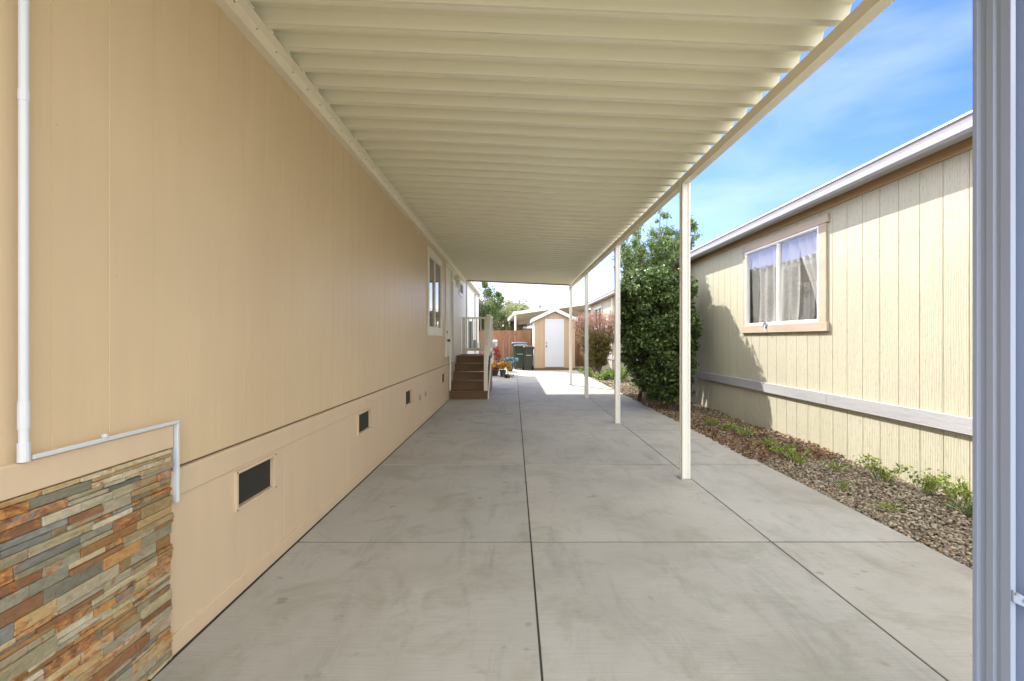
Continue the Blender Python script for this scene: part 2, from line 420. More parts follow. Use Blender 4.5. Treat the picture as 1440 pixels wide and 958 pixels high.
# pebbles
def soilz(x, y): return -.045+.05*((x-2.652)/1.1)+.015*np.sin(y*2.3+(x-2.65)*7.3)
ico = bmesh.new(); bmesh.ops.create_icosphere(ico, subdivisions=1, radius=1)
IV = np.array([v.co[:] for v in ico.verts]); IF = np.array([[v.index for v in f.verts] for f in ico.faces]); ico.free()
def pebbles(n, y0, y1, smin, smax):
    x = RNG.uniform(2.67, 3.66, n); y = RNG.uniform(y0, y1, n)
    s = RNG.uniform(smin, smax, n)
    sc3 = np.stack([s, s*RNG.uniform(.6, 1, n), s*RNG.uniform(.35, .6, n)], 1)
    base = IV[None]*(1+RNG.normal(size=(n, 12, 1))*.10)*sc3[:, None, :]
    a = RNG.uniform(0, 6.28, n); ca, sa = np.cos(a)[:, None], np.sin(a)[:, None]
    t = RNG.normal(size=n)*.35; ct, st = np.cos(t)[:, None], np.sin(t)[:, None]
    X, Y, Z = base[..., 0], base[..., 1], base[..., 2]
    X, Z = X*ct-Z*st, X*st+Z*ct
    X, Y = X*ca-Y*sa, X*sa+Y*ca
    z = soilz(x, y)+.008+RNG.uniform(0, .018, n)
    V = np.stack([X+x[:, None], Y+y[:, None], Z+z[:, None]], 2).reshape(-1, 3)
    F = (IF[None]+(np.arange(n)*12)[:, None, None]).reshape(-1, 3)
    pal = np.array([(.30, .25, .17), (.24, .19, .125), (.36, .31, .22), (.19, .155, .11), (.28, .20, .12), (.14, .115, .08), (.42, .37, .28)])
    c = pal[RNG.integers(0, len(pal), n)]*RNG.uniform(.8, 1.15, n)[:, None]
    return V, F, np.repeat(c, 12, 0)
parts = [pebbles(17000, 1.6, 6.0, .006, .019), pebbles(8000, 6, 12.5, .010, .024), pebbles(2500, 12.5, 21, .02, .04)]
off = 0; Vs = []; Fs = []; Cs = []
for V, F, C in parts: Vs.append(V); Fs.append(F+off); Cs.append(C); off += len(V)
tag(np_mesh('gravel', np.concatenate(Vs), np.concatenate(Fs), np.concatenate(Cs), M['pebble'], smooth=True), kind='stuff',
    label='brown and grey river pebbles filling the bed beside the driveway', cat='gravel')
n = 4200; x = RNG.uniform(2.6, 3.66, n); y = 5.0+RNG.exponential(2.6, n); keep = y < 20; x, y = x[keep], y[keep]
P = np.stack([x, y, soilz(x, y)+RNG.uniform(.015, .045, len(x))], 1)
P[P[:, 0] < 2.66, 2] = .006
o = leaves('leaf_litter', P, .05, [(.20, .11, .06), (.28, .16, .08), (.13, .07, .045), (.34, .23, .12)], M['litter'], aspect=.45)
tag(o, 'dry brown fallen leaves scattered over the gravel under the shrub', 'leaf litter', kind='stuff')

# ------------------------------------------------------------------ home on the left
WX = -1.45
home = thing('mobile_home', 'long beige manufactured home with vented skirting along the left of the driveway', 'house', (WX, 8, 0))
wins = [(7.66, 8.98, 1.50, 2.80), (11.95, 12.75, 2.55, 2.86)]
DOOR = (9.62, 10.52, .95, 2.93)
s1, b1 = MB(), MB()
siding(s1, b1, WX, 1, -.6, 10.6, .785, 3.16, .203, 1.628, .0035, .0018, [wins[0], DOOR], wide=.008, th=.03)
s1.build('siding', 'beige', home)
b1.build('siding_groove', 'beige', home)
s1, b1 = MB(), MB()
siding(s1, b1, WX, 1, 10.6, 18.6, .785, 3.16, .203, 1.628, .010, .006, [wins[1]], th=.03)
s1.v = s1.v; w2 = s1.build('rear_siding', 'pale_siding', home); w2['label'] = 'rear siding beyond the door, bounced light in its pale colour'
b1.build('siding_groove', 'groove', home)
s1, b1 = MB(), MB()
VENTS = [(2.35, 2.72), (4.18, 4.55), (5.99, 6.36), (9.03, 9.42)]
vh = [(a, b, .45, .635) for a, b in VENTS]
siding(s1, b1, WX+.012, 1, -.6, 18.6, .0, .66, 1.218, 1.628, .004, .002, vh, th=.03)
s1.build('skirting', 'skirt', home); b1.build('skirting_groove', 'skirt', home)
t = MB(); t.box(WX-.01, WX+.018, -.6, 18.6, .662, .776)
t.build('skirting_rail', 'skirt', home, bevel=.003)
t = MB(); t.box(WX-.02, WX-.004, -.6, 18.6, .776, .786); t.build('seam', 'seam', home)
t = MB(); t.box(WX+.0, WX+.022, 1.9, 18.6, .0, .085); t.build('base_board', 'skirt', home, bevel=.003)
for i, (a, b) in enumerate(VENTS):
    f = MB(); z0, z1, w = .45, .635, .012; X = WX+.024
    f.box(WX-.02, X, a-w, a+w*.6, z0-w, z1+w); f.box(WX-.02, X, b-w*.6, b+w, z0-w, z1+w)
    f.box(WX-.02, X-.001, a+w*.6, b-w*.6, z0-w, z0+w*.4); f.box(WX-.02, X-.001, a+w*.6, b-w*.6, z1-w*.4, z1+w)
    v = f.build('vent', 'skirt', home, bevel=.001)
    s = MB(); s.box(WX-.022, WX-.004, a, b, z0, z1); s.build('vent_screen', 'screen', v)
    for yy in (a-.004, b+.004):
        for zz in (z0-.004, z1+.004): s = MB(); s.tube([(X-.001, yy, zz), (X+.003, yy, zz)], .004, 8); s.build('screw', 'bronze', v)
for yy in (6.93, 7.37):
    s = MB()
    ring = [(WX+.014+.004, yy+.042*math.cos(t*math.pi/8), .44+.042*math.sin(t*math.pi/8)) for t in range(17)]
    s.tube(ring, .005, 6); s.build('cover_ring', 'steel', home)
# inner body, ends and roof
t = MB(); t.box(-6.0, WX-.25, -.55, 18.55, .1, 3.15); t.build('inner_wall', 'interior', home)
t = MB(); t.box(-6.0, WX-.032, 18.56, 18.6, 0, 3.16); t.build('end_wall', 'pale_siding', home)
t = MB(); t.box(-6.0, WX-.032, -.6, -.56, 0, 3.16); t.build('end_wall', 'beige', home)
t = MB(); t.prism([(WX+.13, 3.17), (WX+.13, 3.20), (-3.75, 3.62), (-6.15, 3.20), (-6.15, 3.17)], 'y', -.8, 18.75); t.build('roof', 'shingle', home)
t = MB(); t.box(WX+.0, WX+.13, 13.3, 18.75, 3.13, 3.168); t.box(WX+.131, WX+.15, 13.25, 18.75, 3.05, 3.19); t.build('eave_fascia', 'white', home, bevel=.003)
# windows
def slider(parent, xf, sgn, y0, y1, z0, z1, mid, fw, proud, gl, fm='white', depth=.05, name='window'):
    f = MB(); X = sorted((xf-sgn*depth, xf+sgn*proud))
    f.box(*X, y0, y0+fw, z0, z1); f.box(*X, y1-fw, y1, z0, z1)
    f.box(*X, y0+fw, y1-fw, z0, z0+fw); f.box(*X, y0+fw, y1-fw, z1-fw, z1)
    X2 = sorted((xf-sgn*.03, xf+sgn*(proud-.008)))
    f.box(*X2, mid-fw*.45, mid+fw*.45, z0+fw, z1-fw)
    # sash rails
    for a, b, dx in ((y0+fw, mid-fw*.45, .012), (mid+fw*.45, y1-fw, .004)):
        X3 = sorted((xf-sgn*.03, xf+sgn*(proud-dx-.008))); r = fw*.45
        f.box(*X3, a, a+r, z0+fw, z1-fw); f.box(*X3, b-r, b, z0+fw, z1-fw)
        f.box(*X3, a+r, b-r, z0+fw, z0+fw+r); f.box(*X3, a+r, b-r, z1-fw-r, z1-fw)
    w = f.build(name, fm, parent, bevel=.002)
    for a, b, dx in ((y0+fw, mid-fw*.45, -.016), (mid+fw*.45, y1-fw, -.010)):
        p = MB(); x = xf+sgn*dx; r = fw*.45
        p.box(*sorted((x, x-sgn*.004)), a+r, b-r, z0+fw+r, z1-fw-r); p.build('pane', gl, w)
    return w
y0, y1, z0, z1 = wins[0]
w = slider(home, WX, 1, y0, y1, z0, z1, 8.32, .035, .02, 'glass_mirror', 'cream_trim')
t = MB(); X = (WX+.001, WX+.022); t.box(*X, y0-.07, y0-.001, z0, z1); t.box(*X, y1+.001, y1+.07, z0, z1)
t.box(X[0], X[1]+.002, y0-.09, y1+.09, z1+.001, z1+.08); t.box(X[0], X[1]+.004, y0-.08, y1+.08, z0-.11, z0-.001); t.build('frame', 'cream_trim', w, bevel=.003)
t = MB(); t.box(WX-.12, WX-.11, y0, y1, z0, z1); t.build('blind', 'blind', w)
y0, y1, z0, z1 = wins[1]
w = slider(home, WX, 1, y0, y1, z0, z1, 12.35, .03, .02, 'glass_mirror', 'white')
t = MB(); X = (WX+.001, WX+.02); t.box(*X, y0-.06, y0-.001, z0-.06, z1+.06); t.box(*X, y1+.001, y1+.06, z0-.06, z1+.06); t.box(*X, y0-.001, y1+.001, z1+.001, z1+.06); t.box(*X, y0-.001, y1+.001, z0-.06, z0-.001); t.build('frame', 'white', w, bevel=.003)
# door
d = MB(); y0, y1, z0, z1 = DOOR; d.box(WX-.05, WX-.008, y0+.04, y1-.04, z0, z1-.04)
for zz in (1.1, 1.75, 2.35):
    d.box(WX-.009, WX-.002, y0+.16, y1-.16, zz, zz+.03); d.box(WX-.009, WX-.002, y0+.16, y1-.16, zz+.42, zz+.45)
    d.box(WX-.009, WX-.002, y0+.16, y0+.19, zz+.031, zz+.419); d.box(WX-.009, WX-.002, y1-.19, y1-.16, zz+.031, zz+.419)
dr = d.build('door', 'cream_trim', home)
t = MB(); X = (WX-.06, WX+.024); t.box(*X, y0-.05, y0+.035, z0, z1); t.box(*X, y1-.035, y1+.05, z0, z1); t.box(*X, y0+.035, y1-.035, z1-.035, z1+.05); t.build('frame', 'cream_trim', dr, bevel=.003)
t = MB(); t.box(WX+.025, WX+.034, y1+.03, y1+.055, z0, 2.66); t.build('weather_strip', 'bronze', dr)
t = MB(); t.tube([(WX-.01, y0+.1, 1.30), (WX+.05, y0+.1, 1.30)], .014); t.lathe((WX+.06, y0+.1, 1.27), [(.004, 0), (.026, .008), (.032, .03), (.026, .052), (.004, .06)]); t.build('handle', 'bronze', dr, smooth=True)
t = MB(); t.tube([(WX-.01, y0+.1, 1.48), (WX+.03, y0+.1, 1.48)], .03, 14); t.build('lock', 'bronze', dr)
# jar porch light
ly, lz = 10.15+.48, 2.63
L = MB(); L.box(WX+.001, WX+.02, ly-.06, ly+.06, lz+.02, lz+.2); L.tube([(WX+.02, ly, lz+.15), (WX+.10, ly, lz+.19)], .012); L.lathe((WX+.12, ly, lz+.08), [(.07, 0), (.075, .04), (.05, .07), (.02, .11), (.004, .12)])
lo = L.build('porch_light', 'cream_trim', home)
L = MB(); L.lathe((WX+.12, ly, lz-.10), [(.004, 0), (.045, .01), (.062, .08), (.058, .17)]); L.build('lamp_shade', 'lampglass', lo, smooth=True)
L = MB(); L.lathe((WX+.12, ly, lz-.05), [(.004, 0), (.028, .02), (.03, .06), (.015, .12)]); L.build('bulb', 'white', lo, smooth=True)
# pipes and boxes on the rear part
t = MB(); t.tube([(WX+.03, 13.6, .1), (WX+.03, 13.6, 3.05)], .022); t.build('downpipe', 'util', home)
t = MB(); t.tube([(WX+.03, 16.6, .1), (WX+.03, 16.6, 2.9), (WX+.03, 16.9, 3.0)], .025); t.build('downpipe', 'util', home)
t = MB(); t.box(WX+.001, WX+.10, 16.0, 16.25, .95, 1.30); t.build('meter_box', 'bin_grey', home, bevel=.01)
t = MB(); t.box(WX+.001, WX+.12, 17.1, 17.4, .9, 1.2); t.build('meter_box', 'util', home, bevel=.01)
t = MB(); t.box(WX+.001, WX+.09, 14.6, 14.68, 1.0, 1.9); t.build('cable_cover', 'bin_grey', home, bevel=.005)
# stone veneer low on the near end
st = MB(); z = 0.003
pal = [(.44, .38, .23), (.36, .33, .21), (.52, .44, .27), (.30, .29, .21), (.48, .36, .19), (.24, .24, .215), (.46, .32, .15), (.55, .49, .35), (.36, .29, .19), (.26, .13, .06), (.46, .25, .09), (.58, .50, .34)]
def stone(y, e, z, hgt):
    dx = random.uniform(.015, .026)
    c = random.choice(pal); k = random.uniform(.55, 1.1); c = tuple(v*k for v in c)
    rr = random.choice([-.25, -.02, .03, .06, .10, .14, .24])
    x1 = WX+.012+dx; x0 = WX-.008; gp = .0009
    j = [random.uniform(-.003, .003) for _ in range(4)]; q = [random.uniform(-.0012, .0012) for _ in range(4)]
    vs = [(x0, y+gp, z+gp), (x1+j[0], y+gp, z+gp+q[0]), (x1+j[1], e-gp, z+gp+q[1]), (x0, e-gp, z+gp),
          (x0, y+gp, z+hgt-gp), (x1+j[2], y+gp, z+hgt-gp+q[2]), (x1+j[3], e-gp, z+hgt-gp+q[3]), (x0, e-gp, z+hgt-gp)]
    st.poly(vs, [(3, 2, 1, 0), (4, 5, 6, 7), (0, 1, 5, 4), (1, 2, 6, 5), (2, 3, 7, 6), (3, 0, 4, 7)], c, rr+1e-4)
def row(y0, y1, z, h, lens):
    y = y0
    while y < y1-.001:
        e = y+random.choice(lens)
        if y1-e < .05: e = y1
        stone(y, e, z, h); y = e
END = 1.885
while z < .865:
    hgt = min(random.choice([.032, .038, .044]), .876-z)
    if hgt < .02: row(-.55, END, z, hgt, [.12, .18, .25]); break
    y = -.55
    while y < END-.001:
        e = y+random.choice([.12, .2, .28, .36])
        if END-e < .07: e = END
        ee = e if e < END else END+random.uniform(-.006, .006)
        m = random.random()
        if m < .38: row(y, ee, z, hgt, [.12, .16, .22])
        else:
            f = random.choice([.4, .5, .6])*hgt
            row(y, ee, z, f, [.09, .14, .2, .28]); row(y, ee, z+f, hgt-f, [.08, .13, .2, .28])
        y = e
    z += hgt
v = st.build('stone_veneer', 'slate', home, bevel=.0018); v['label'] = 'rust and grey split slate ledger stone'
t = MB(); t.box(WX+.0005, WX+.028, -.55, 1.90, .879, .972); t.build('ledge_board', 'skirt', home, bevel=.003)
t = MB(); t.box(WX+.001, WX+.005, -.55, 1.893, .0, .878); t.build('veneer_backing', 'seam', home)
# white conduit
t = MB(); px = WX+.030
t.tube([(px, 1.318, .985), (px, 1.318, 3.3)], .0118, 14); t.tube([(px, 1.318, 1.07), (px, 1.318, 1.15)], .0138, 14); t.tube([(px, 1.318, .975), (px, 1.318, 1.03)], .0145, 14); t.tube([(px, 1.318, 2.02), (px, 1.318, 2.05)], .0132, 14)
t.build('downspout_pipe', 'pvc', home, smooth=False)
t = MB(); t.box(WX+.029, WX+.041, 1.335, 1.922, .976, .990); t.box(WX+.015, WX+.040, 1.908, 1.922, .645, .9758); t.tube([(WX+.03, 1.57, .996), (WX+.046, 1.57, .996)], .008, 10)
t.build('conduit', 'pvc', home, bevel=.003)

# ------------------------------------------------------------------ carport
cp = thing('carport', 'cream metal carport with corrugated roof and slim posts over the driveway', 'carport', (1.6, 7, 0))
Y0, Y1 = .35, 13.2
zl = lambda x: 3.037+(x-(-1.39))/(1.66+1.39)*(2.905-3.037)
per, dep = .20, .066
prof = []; y = Y0
while y < Y1-.01:
    prof += [(y, dep), (y+.078, dep), (y+.100, .0), (y+.118, .002), (y+.121, .005), (y+.124, .002), (y+.145, 0), (y+.158, dep)]
    y += per
pm = MB(); NX = 1
xsn = [-1.392, -.4, .6, 1.652]
for x in xsn:
    for (yy, zz) in prof: pm.v.append((x, yy, zl(x)+zz)); pm.t.append((1, 1, 1)); pm.r.append(0)
n = len(prof)
for a in range(len(xsn)-1):
    for i in range(n-1): pm.f.append((a*n+i, a*n+i+1, (a+1)*n+i+1, (a+1)*n+i))
o = pm.build('roof_panels', 'cream_metal', cp)
md = o.modifiers.new('sol', 'SOLIDIFY'); md.thickness = .0015; md.offset = 1
t = MB(); Lb = 2.96
t.box(WX+.001, -1.394, Y0, Y1, Lb, Lb+.004); t.box(-1.398, -1.394, Y0, Y1, Lb+.0042, 3.0285); t.box(WX+.001, WX+.005, Y0, Y1, Lb+.0042, 3.165)
t.box(-1.398, -1.345, Y0, Y1, 3.0287, 3.0315); t.box(WX+.0052, -1.394, Y0, Y1, 3.033, 3.16)
k = Y0+.07
t.build('ledger', 'cream_beam', cp)
t = MB()
yy = Y0+.115
while yy < 5.6: t = MB(); t.tube([(-1.3938, yy, Lb+.05), (-1.390, yy, Lb+.05)], .004, 6); t.build('rivet', 'bronze', cp); yy += per
t = MB(); t.box(1.605, 1.662, Y0, Y1, 2.818, 2.888); t.box(1.598, 1.669, Y0, Y1, 2.812, 2.8178); t.build('beam', 'cream_beam', cp, bevel=.002)
t = MB(); ze = [zl(-1.39), zl(1.72)]
t.poly([(-1.40, Y1-.02, ze[0]-.03), (1.73, Y1-.02, ze[1]-.03), (1.73, Y1+.03, ze[1]-.03), (-1.40, Y1+.03, ze[0]-.03), (-1.40, Y1-.02, ze[0]+.08), (1.73, Y1-.02, ze[1]+.08), (1.73, Y1+.03, ze[1]+.08), (-1.40, Y1+.03, ze[0]+.08)],
       [(3, 2, 1, 0), (4, 5, 6, 7), (0, 1, 5, 4), (1, 2, 6, 5), (2, 3, 7, 6), (3, 0, 4, 7)]); t.build('end_channel', 'tan_trim', cp)
def post_profile(cx, cy, w, g=.006):
    a = w/2; p = []
    s = [-a, -a*.45, -a*.40, a*.40, a*.45, a]
    p = [(-a, -a), (-a*.5, -a), (-a*.42, -a+g), (a*.42, -a+g), (a*.5, -a), (a, -a),
         (a, -a*.5), (a-g, -a*.42), (a-g, a*.42), (a, a*.5), (a, a), (a*.5, a), (a*.42, a-g), (-a*.42, a-g), (-a*.5, a), (-a, a), (-a, a*.5), (-a+g, a*.42), (-a+g, -a*.42), (-a, -a*.5)]
    return [(cx+x, cy+y) for x, y in p]
for d in (4.35, 7.20, 10.27, 13.12):
    t = MB(); t.prism(post_profile(1.632, d, .077), 'z', .0, 2.811)
    p = t.build('post', 'post', cp, bevel=.002)
    t = MB(); t.box(1.575, 1.69, d-.052, d+.052, .0005, .006); 
    for sx in (-1, 1): t.tube([(1.632+sx*.05, d-.03, .004), (1.632+sx*.05, d-.03, .014)], .006, 6)
    t.build('base_plate', 'steel', p)
    t = MB(); t.box(1.583, 1.588, d-.02, d+.02, 2.74, 2.86); 
    t.tube([(1.580, d, 2.78), (1.584, d, 2.78)], .006, 6); t.tube([(1.580, d, 2.83), (1.584, d, 2.83)], .006, 6); t.build('bracket', 'post', p)
# near wide post: ribbed left face, channel open to the front
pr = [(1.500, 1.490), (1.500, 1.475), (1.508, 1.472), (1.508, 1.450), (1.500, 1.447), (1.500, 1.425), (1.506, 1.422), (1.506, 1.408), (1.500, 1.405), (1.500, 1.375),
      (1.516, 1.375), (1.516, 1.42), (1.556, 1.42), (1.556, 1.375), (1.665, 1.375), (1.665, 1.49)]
t = MB(); t.prism(pr, 'z', 0, 2.811); p = t.build('post', 'post_blue', cp, bevel=.0012); p['label'] = 'wide ribbed post at the near end, bluish sky shade in its colour'
t = MB(); t.prism([(1.500, .54), (1.500, .575), (1.554, .545), (1.554, .515)], 'y', 1.366, 1.373)
t.box(1.552, 1.556, 1.36, 1.3748, .50, .56)
q = t.build('clip', 'post_blue', p, bevel=.001)
t = MB(); t.tube([(1.506, 1.3655, .567), (1.506, 1.362, .567)], .005, 8); t.tube([(1.53, 1.3655, .545), (1.53, 1.362, .545)], .005, 8); t.build('screw', 'steel', q)

# ------------------------------------------------------------------ neighbour's home on the right
RX = 3.70
nh = thing('manufactured_home', 'pale yellow wood sided neighbour home with curtained window right of the gravel bed', 'house', (RX, 9, 0))
nw = [(5.50, 7.26, 1.535, 2.705), (19.2, 20.9, 1.75, 2.72)]
s1, b1 = MB(), MB()
siding(s1, b1, RX, -1, -2, 22, .62, 3.02, .2265, 3.70, .006, .005, nw, th=.03)
s1.build('siding', 'cream', nh); b1.build('siding_groove', 'groove', nh)
s1, b1 = MB(), MB()
siding(s1, b1, RX+.004, -1, -2, 22, -.05, .56, .2265, 3.70, .007, .006, [], th=.03)
s1.build('skirting', 'cream', nh); b1.build('skirting_groove', 'groove', nh)
t = MB(); yy = -2
while yy < 22: t.box(RX-.034, RX+.01, yy, min(yy+2.45, 22)-.003, .558+random.uniform(-.003, .003), .69+random.uniform(-.003, .003)); yy += 2.45
t.build('belt_board', 'old_white', nh, bevel=.003)
t = MB(); yy = -2
while yy < 22: t.box(RX-.022, RX-.0005, yy, min(yy+3.6, 22)-.002, 2.865, 2.955); yy += 3.6
t.build('frieze_board', 'tan_trim', nh, bevel=.002)
t = MB(); t.box(3.56, RX-.0005, -2.2, 22.2, 2.957, 2.975); t.build('soffit', 'tan_trim', nh)
t = MB(); t.prism([(3.56, 2.91), (3.475, 2.91), (3.455, 2.935), (3.455, 2.985), (3.565, 2.985), (3.565, 2.91)], 'y', -2.2, 22.2); t.build('gutter', 'gutter', nh, bevel=.003)
t = MB(); t.prism([(3.475, 2.9855), (3.475, 3.045), (3.56, 3.045), (3.56, 2.9855)], 'y', -2.2, 22.2); t.build('roof_edge', 'gutter_grey', nh)
t = MB(); t.prism([(3.462, 3.0455), (3.462, 3.062), (3.60, 3.065), (3.60, 3.0455)], 'y', -2.2, 22.2); t.build('drip_edge', 'white', nh)
t = MB(); t.prism([(3.601, 3.03), (3.601, 3.066), (6, 3.4), (8.4, 3.06), (8.4, 3.03)], 'y', -2.2, 22.2); t.build('roof', 'shingle', nh)
t = MB(); t.box(RX+.05, 8.3, 21.96, 22, 0, 3.02); t.build('end_wall', 'cream', nh)
t = MB(); t.box(RX+.05, 8.3, -2, -1.96, 0, 3.02); t.build('end_wall', 'cream', nh)
t = MB(); t.box(8.28, 8.3, -1.95, 21.95, 0, 3.02); t.build('rear_wall', 'cream', nh)
y0, y1, z0, z1 = nw[0]
w = slider(nh, RX, -1, y0, y1, z0, z1, 6.375, .028, .022, 'glass')
t = MB(); X = (RX-.026, RX-.001)
t.box(*X, y0-.135, y0-.002, z0-.001, z1+.001); t.box(*X, y1+.001, y1+.06, z0-.001, z1+.001)
t.box(RX-.032, RX-.001, y0-.17, y1+.08, z1+.002, z1+.10); t.box(RX-.036, RX-.001, y0-.165, y1+.10, z0-.11, z0-.002); t.build('frame', 'pink_trim', w, bevel=.003)
t = MB()
t.box(RX+.042, 5.6, y0-.6, y0-.58, .9, 2.9); t.box(RX+.042, 5.6, y1+.58, y1+.6, .9, 2.9); t.box(5.58, 5.6, y0-.58, y1+.58, .9, 2.9); t.box(RX+.042, 5.6, y0-.58, y1+.58, 2.88, 2.9); t.box(RX+.042, 5.6, y0-.58, y1+.58, .9, .92)
t.build('room', 'interior', w)
def curtain(y0, y1, z0, z1, tie=None, x=RX+.12, folds=9):
    V = []; F = []; ny, nz = 60, 26
    for j in range(nz+1):
        t = j/nz; z = z1+(z0-z1)*t
        for i in range(ny+1):
            s = i/ny; 
            if tie:  # gathered to one side towards the bottom
                side, amt = tie; k = math.sin(min(1, t/.95)*math.pi/2)**2.2*amt
                yy = (y0+(y1-y0)*s*(1-k)) if side < 0 else (y1-(y1-y0)*(1-s)*(1-k))
                zz = z
            else: yy = y0+(y1-y0)*s; zz = z
            V.append((x+.028*math.sin(s*folds*2*math.pi+.8*math.sin(t*3))*(1-.3*t)+.012*math.sin(s*23+t*4), yy, zz))
    for j in range(nz):
        for i in range(ny):
            a = j*(ny+1)+i; F.append((a, a+1, a+ny+2, a+ny+1))
    m = MB(); m.poly(V, F); o = m.build('curtain', 'cloth', w, smooth=True); return o
curtain(6.12, 7.30, 1.45, 2.74, None, folds=6)
curtain(5.48, 6.10, 1.60, 2.74, (-1, .62), folds=4)
curtain(6.15, 6.45, 1.45, 2.74, None, x=RX+.35, folds=3)
t = MB(); t.box(RX-.05, RX-.0365, 6.60, 6.68, z0-.03, z0+.03); t.bar((RX-.05, 6.64, z0), (RX-.07, 6.60, z0-.09), .012, .012); t.bar((RX-.045, 6.62, z0+.03), (RX-.05, 6.66, z0+.07), .02, .02); t.build('latch', 'steel', w)
ln = MB(); ln.lathe((RX+.24, 5.93, 1.58), [(.05, 0), (.055, .01), (.03, .03), (.045, .05), (.05, .12), (.035, .15)]); ln.tube([(RX+.24, 5.88, 1.71), (RX+.24, 5.93, 1.80), (RX+.24, 5.98, 1.71)], .004)
tag(ln.build('lantern', 'lampglass', origin=(RX+.24, 5.93, 1.58), smooth=True), 'small glass lantern on the sill behind the curtained window', 'lantern')
sh = MB(); sh.box(RX+.16, RX+.34, y0-.2, y1+.2, 1.555, 1.579); sh.build('sill', 'white', w)
y0, y1, z0, z1 = nw[1]
w2 = slider(nh, RX, -1, y0, y1, z0, z1, (y0+y1)/2, .04, .03, 'glass_mirror')
t = MB(); X = (RX-.026, RX-.001); t.box(*X, y0-.1, y0-.002, z0-.1, z1+.1); t.box(*X, y1+.002, y1+.1, z0-.1, z1+.1); t.box(*X, y0-.002, y1+.002, z1+.002, z1+.1); t.box(*X, y0-.002, y1+.002, z0-.1, z0-.002); t.build('frame', 'cream', w2)
t = MB(); t.box(RX+.3, RX+.31, y0-.2, y1+.2, z0-.2, z1+.2); t.build('blind', 'dark', w2)
t = MB(); t.tube([(RX-.03, 17.0, 0), (RX-.03, 17.0, 2.9)], .03); t.build('downpipe', 'cream_trim', nh)

# ------------------------------------------------------------------ porch steps
D0, T_, r_ = 10.05, .28, .185; XL, XR = WX+.03, -.60
ps = thing('porch_steps', 'brown wooden steps with white handrail leading up to the side door', 'steps', ((XL+XR)/2, D0, 0))
t = MB()
for k in range(5):
    a = D0+k*T_; b = (D0+(k+1)*T_) if k < 4 else 12.5
    t.box(XL, XR+.0, a+.012, a+.03, k*r_+.002, (k+1)*r_-.031)
t.build('riser', 'stain', ps)
t = MB()
for k in range(5):
    a = D0+k*T_-.015; b = (D0+(k+1)*T_) if k < 4 else 12.5
    nbd = 2 if k < 4 else 9
    for q in range(nbd): t.box(XL-.0, XR+.015, a+(b-a)*q/nbd+.002, a+(b-a)*(q+1)/nbd-.002, (k+1)*r_-.03, (k+1)*r_)
t.build('tread', 'stain', ps, bevel=.004)
t = MB(); 
for k in range(5):
    a = D0+k*T_+.03; b = (D0+(k+1)*T_+.03) if k < 4 else 12.48
    t.box(XR-.02, XR-.0, a, b, .0, (k+1)*r_-.033)
t.build('stringer', 'stain', ps)
t = MB(); t.prism([(D0+.02, .0), (D0+.02, .10), (D0+1.16, .85), (12.5, .85), (12.5, .70), (D0+1.25, .70), (D0+.2, .0)], 'x', XR+.016, XR+.034)
t.build('side_board', 'cream_trim', ps)
def newel(x, y, z0, z1, w=.085):
    t = MB(); t.box(x-w/2, x+w/2, y-w/2, y+w/2, z0, z1); return t.build('post', 'cream_trim', ps, bevel=.004)
newel(XR-.03, D0+.08, r_, 1.22); newel(XR-.03, 11.25, 5*r_, 1.89); newel(XR-.03, 12.42, 5*r_, 1.89); newel(XL+.05, 12.42, 5*r_, 1.89)
t = MB(); t.bar((XR-.03, D0-.0, 1.20), (XR-.03, 11.25, 1.93), .11, .04); t.bar((XR-.03, 11.2, 1.91), (XR-.03, 12.46, 1.91), .11, .04); t.bar((XL, 12.42, 1.905), (XR-.09, 12.42, 1.905), .11, .04)
t.bar((XR-.03, D0+.1, 1.10), (XR-.03, 11.22, 1.83), .03, .09)
t.build('handrail', 'cream_trim', ps, bevel=.003)
t = MB(); t.bar((XR-.03, 11.2, 1.05), (XR-.03, 12.42, 1.05), .04, .08); t.bar((XL, 12.42, 1.05), (XR-.07, 12.42, 1.05), .04, .08); t.bar((XR-.03, D0+.1, .42), (XR-.03, 11.22, 1.15), .04, .08)
t.build('lower_rail', 'cream_trim', ps)
for k in range(7):
    yy = 11.4+k*.145; t = MB(); t.box(XR-.045, XR-.015, yy-.015, yy+.015, 1.09, 1.89); t.build('baluster', 'cream_trim', ps)
for k in range(6):
    xx = XL+.18+k*.11; t = MB(); t.box(xx-.015, xx+.015, 12.405, 12.435, 1.09, 1.885); t.build('baluster', 'cream_trim', ps)
for k in range(6):
    yy = D0+.24+k*.15; zz = .42+(yy-D0-.1)/1.12*.73; t = MB(); t.box(XR-.045, XR-.015, yy-.015, yy+.015, zz+.03, zz+.72); t.build('baluster', 'cream_trim', ps)
t = MB(); t.box(WX+.026, WX+.06, D0-.05, D0+.0, .2, 1.2); t.build('wall_post', 'white', ps, bevel=.003)
# ------------------------------------------------------------------ shed
SX0, SX1, SY0, SY1 = .86, 2.60, 19.4, 21.4
sd = thing('garden_shed', 'small tan gabled shed with white door at the end of the driveway', 'shed', ((SX0+SX1)/2, SY0, 0))
cx = (SX0+SX1)/2; EZ, AZ = 2.20, 2.60
t = MB(); dx0, dx1 = cx-.36-.06, cx+.46-.06
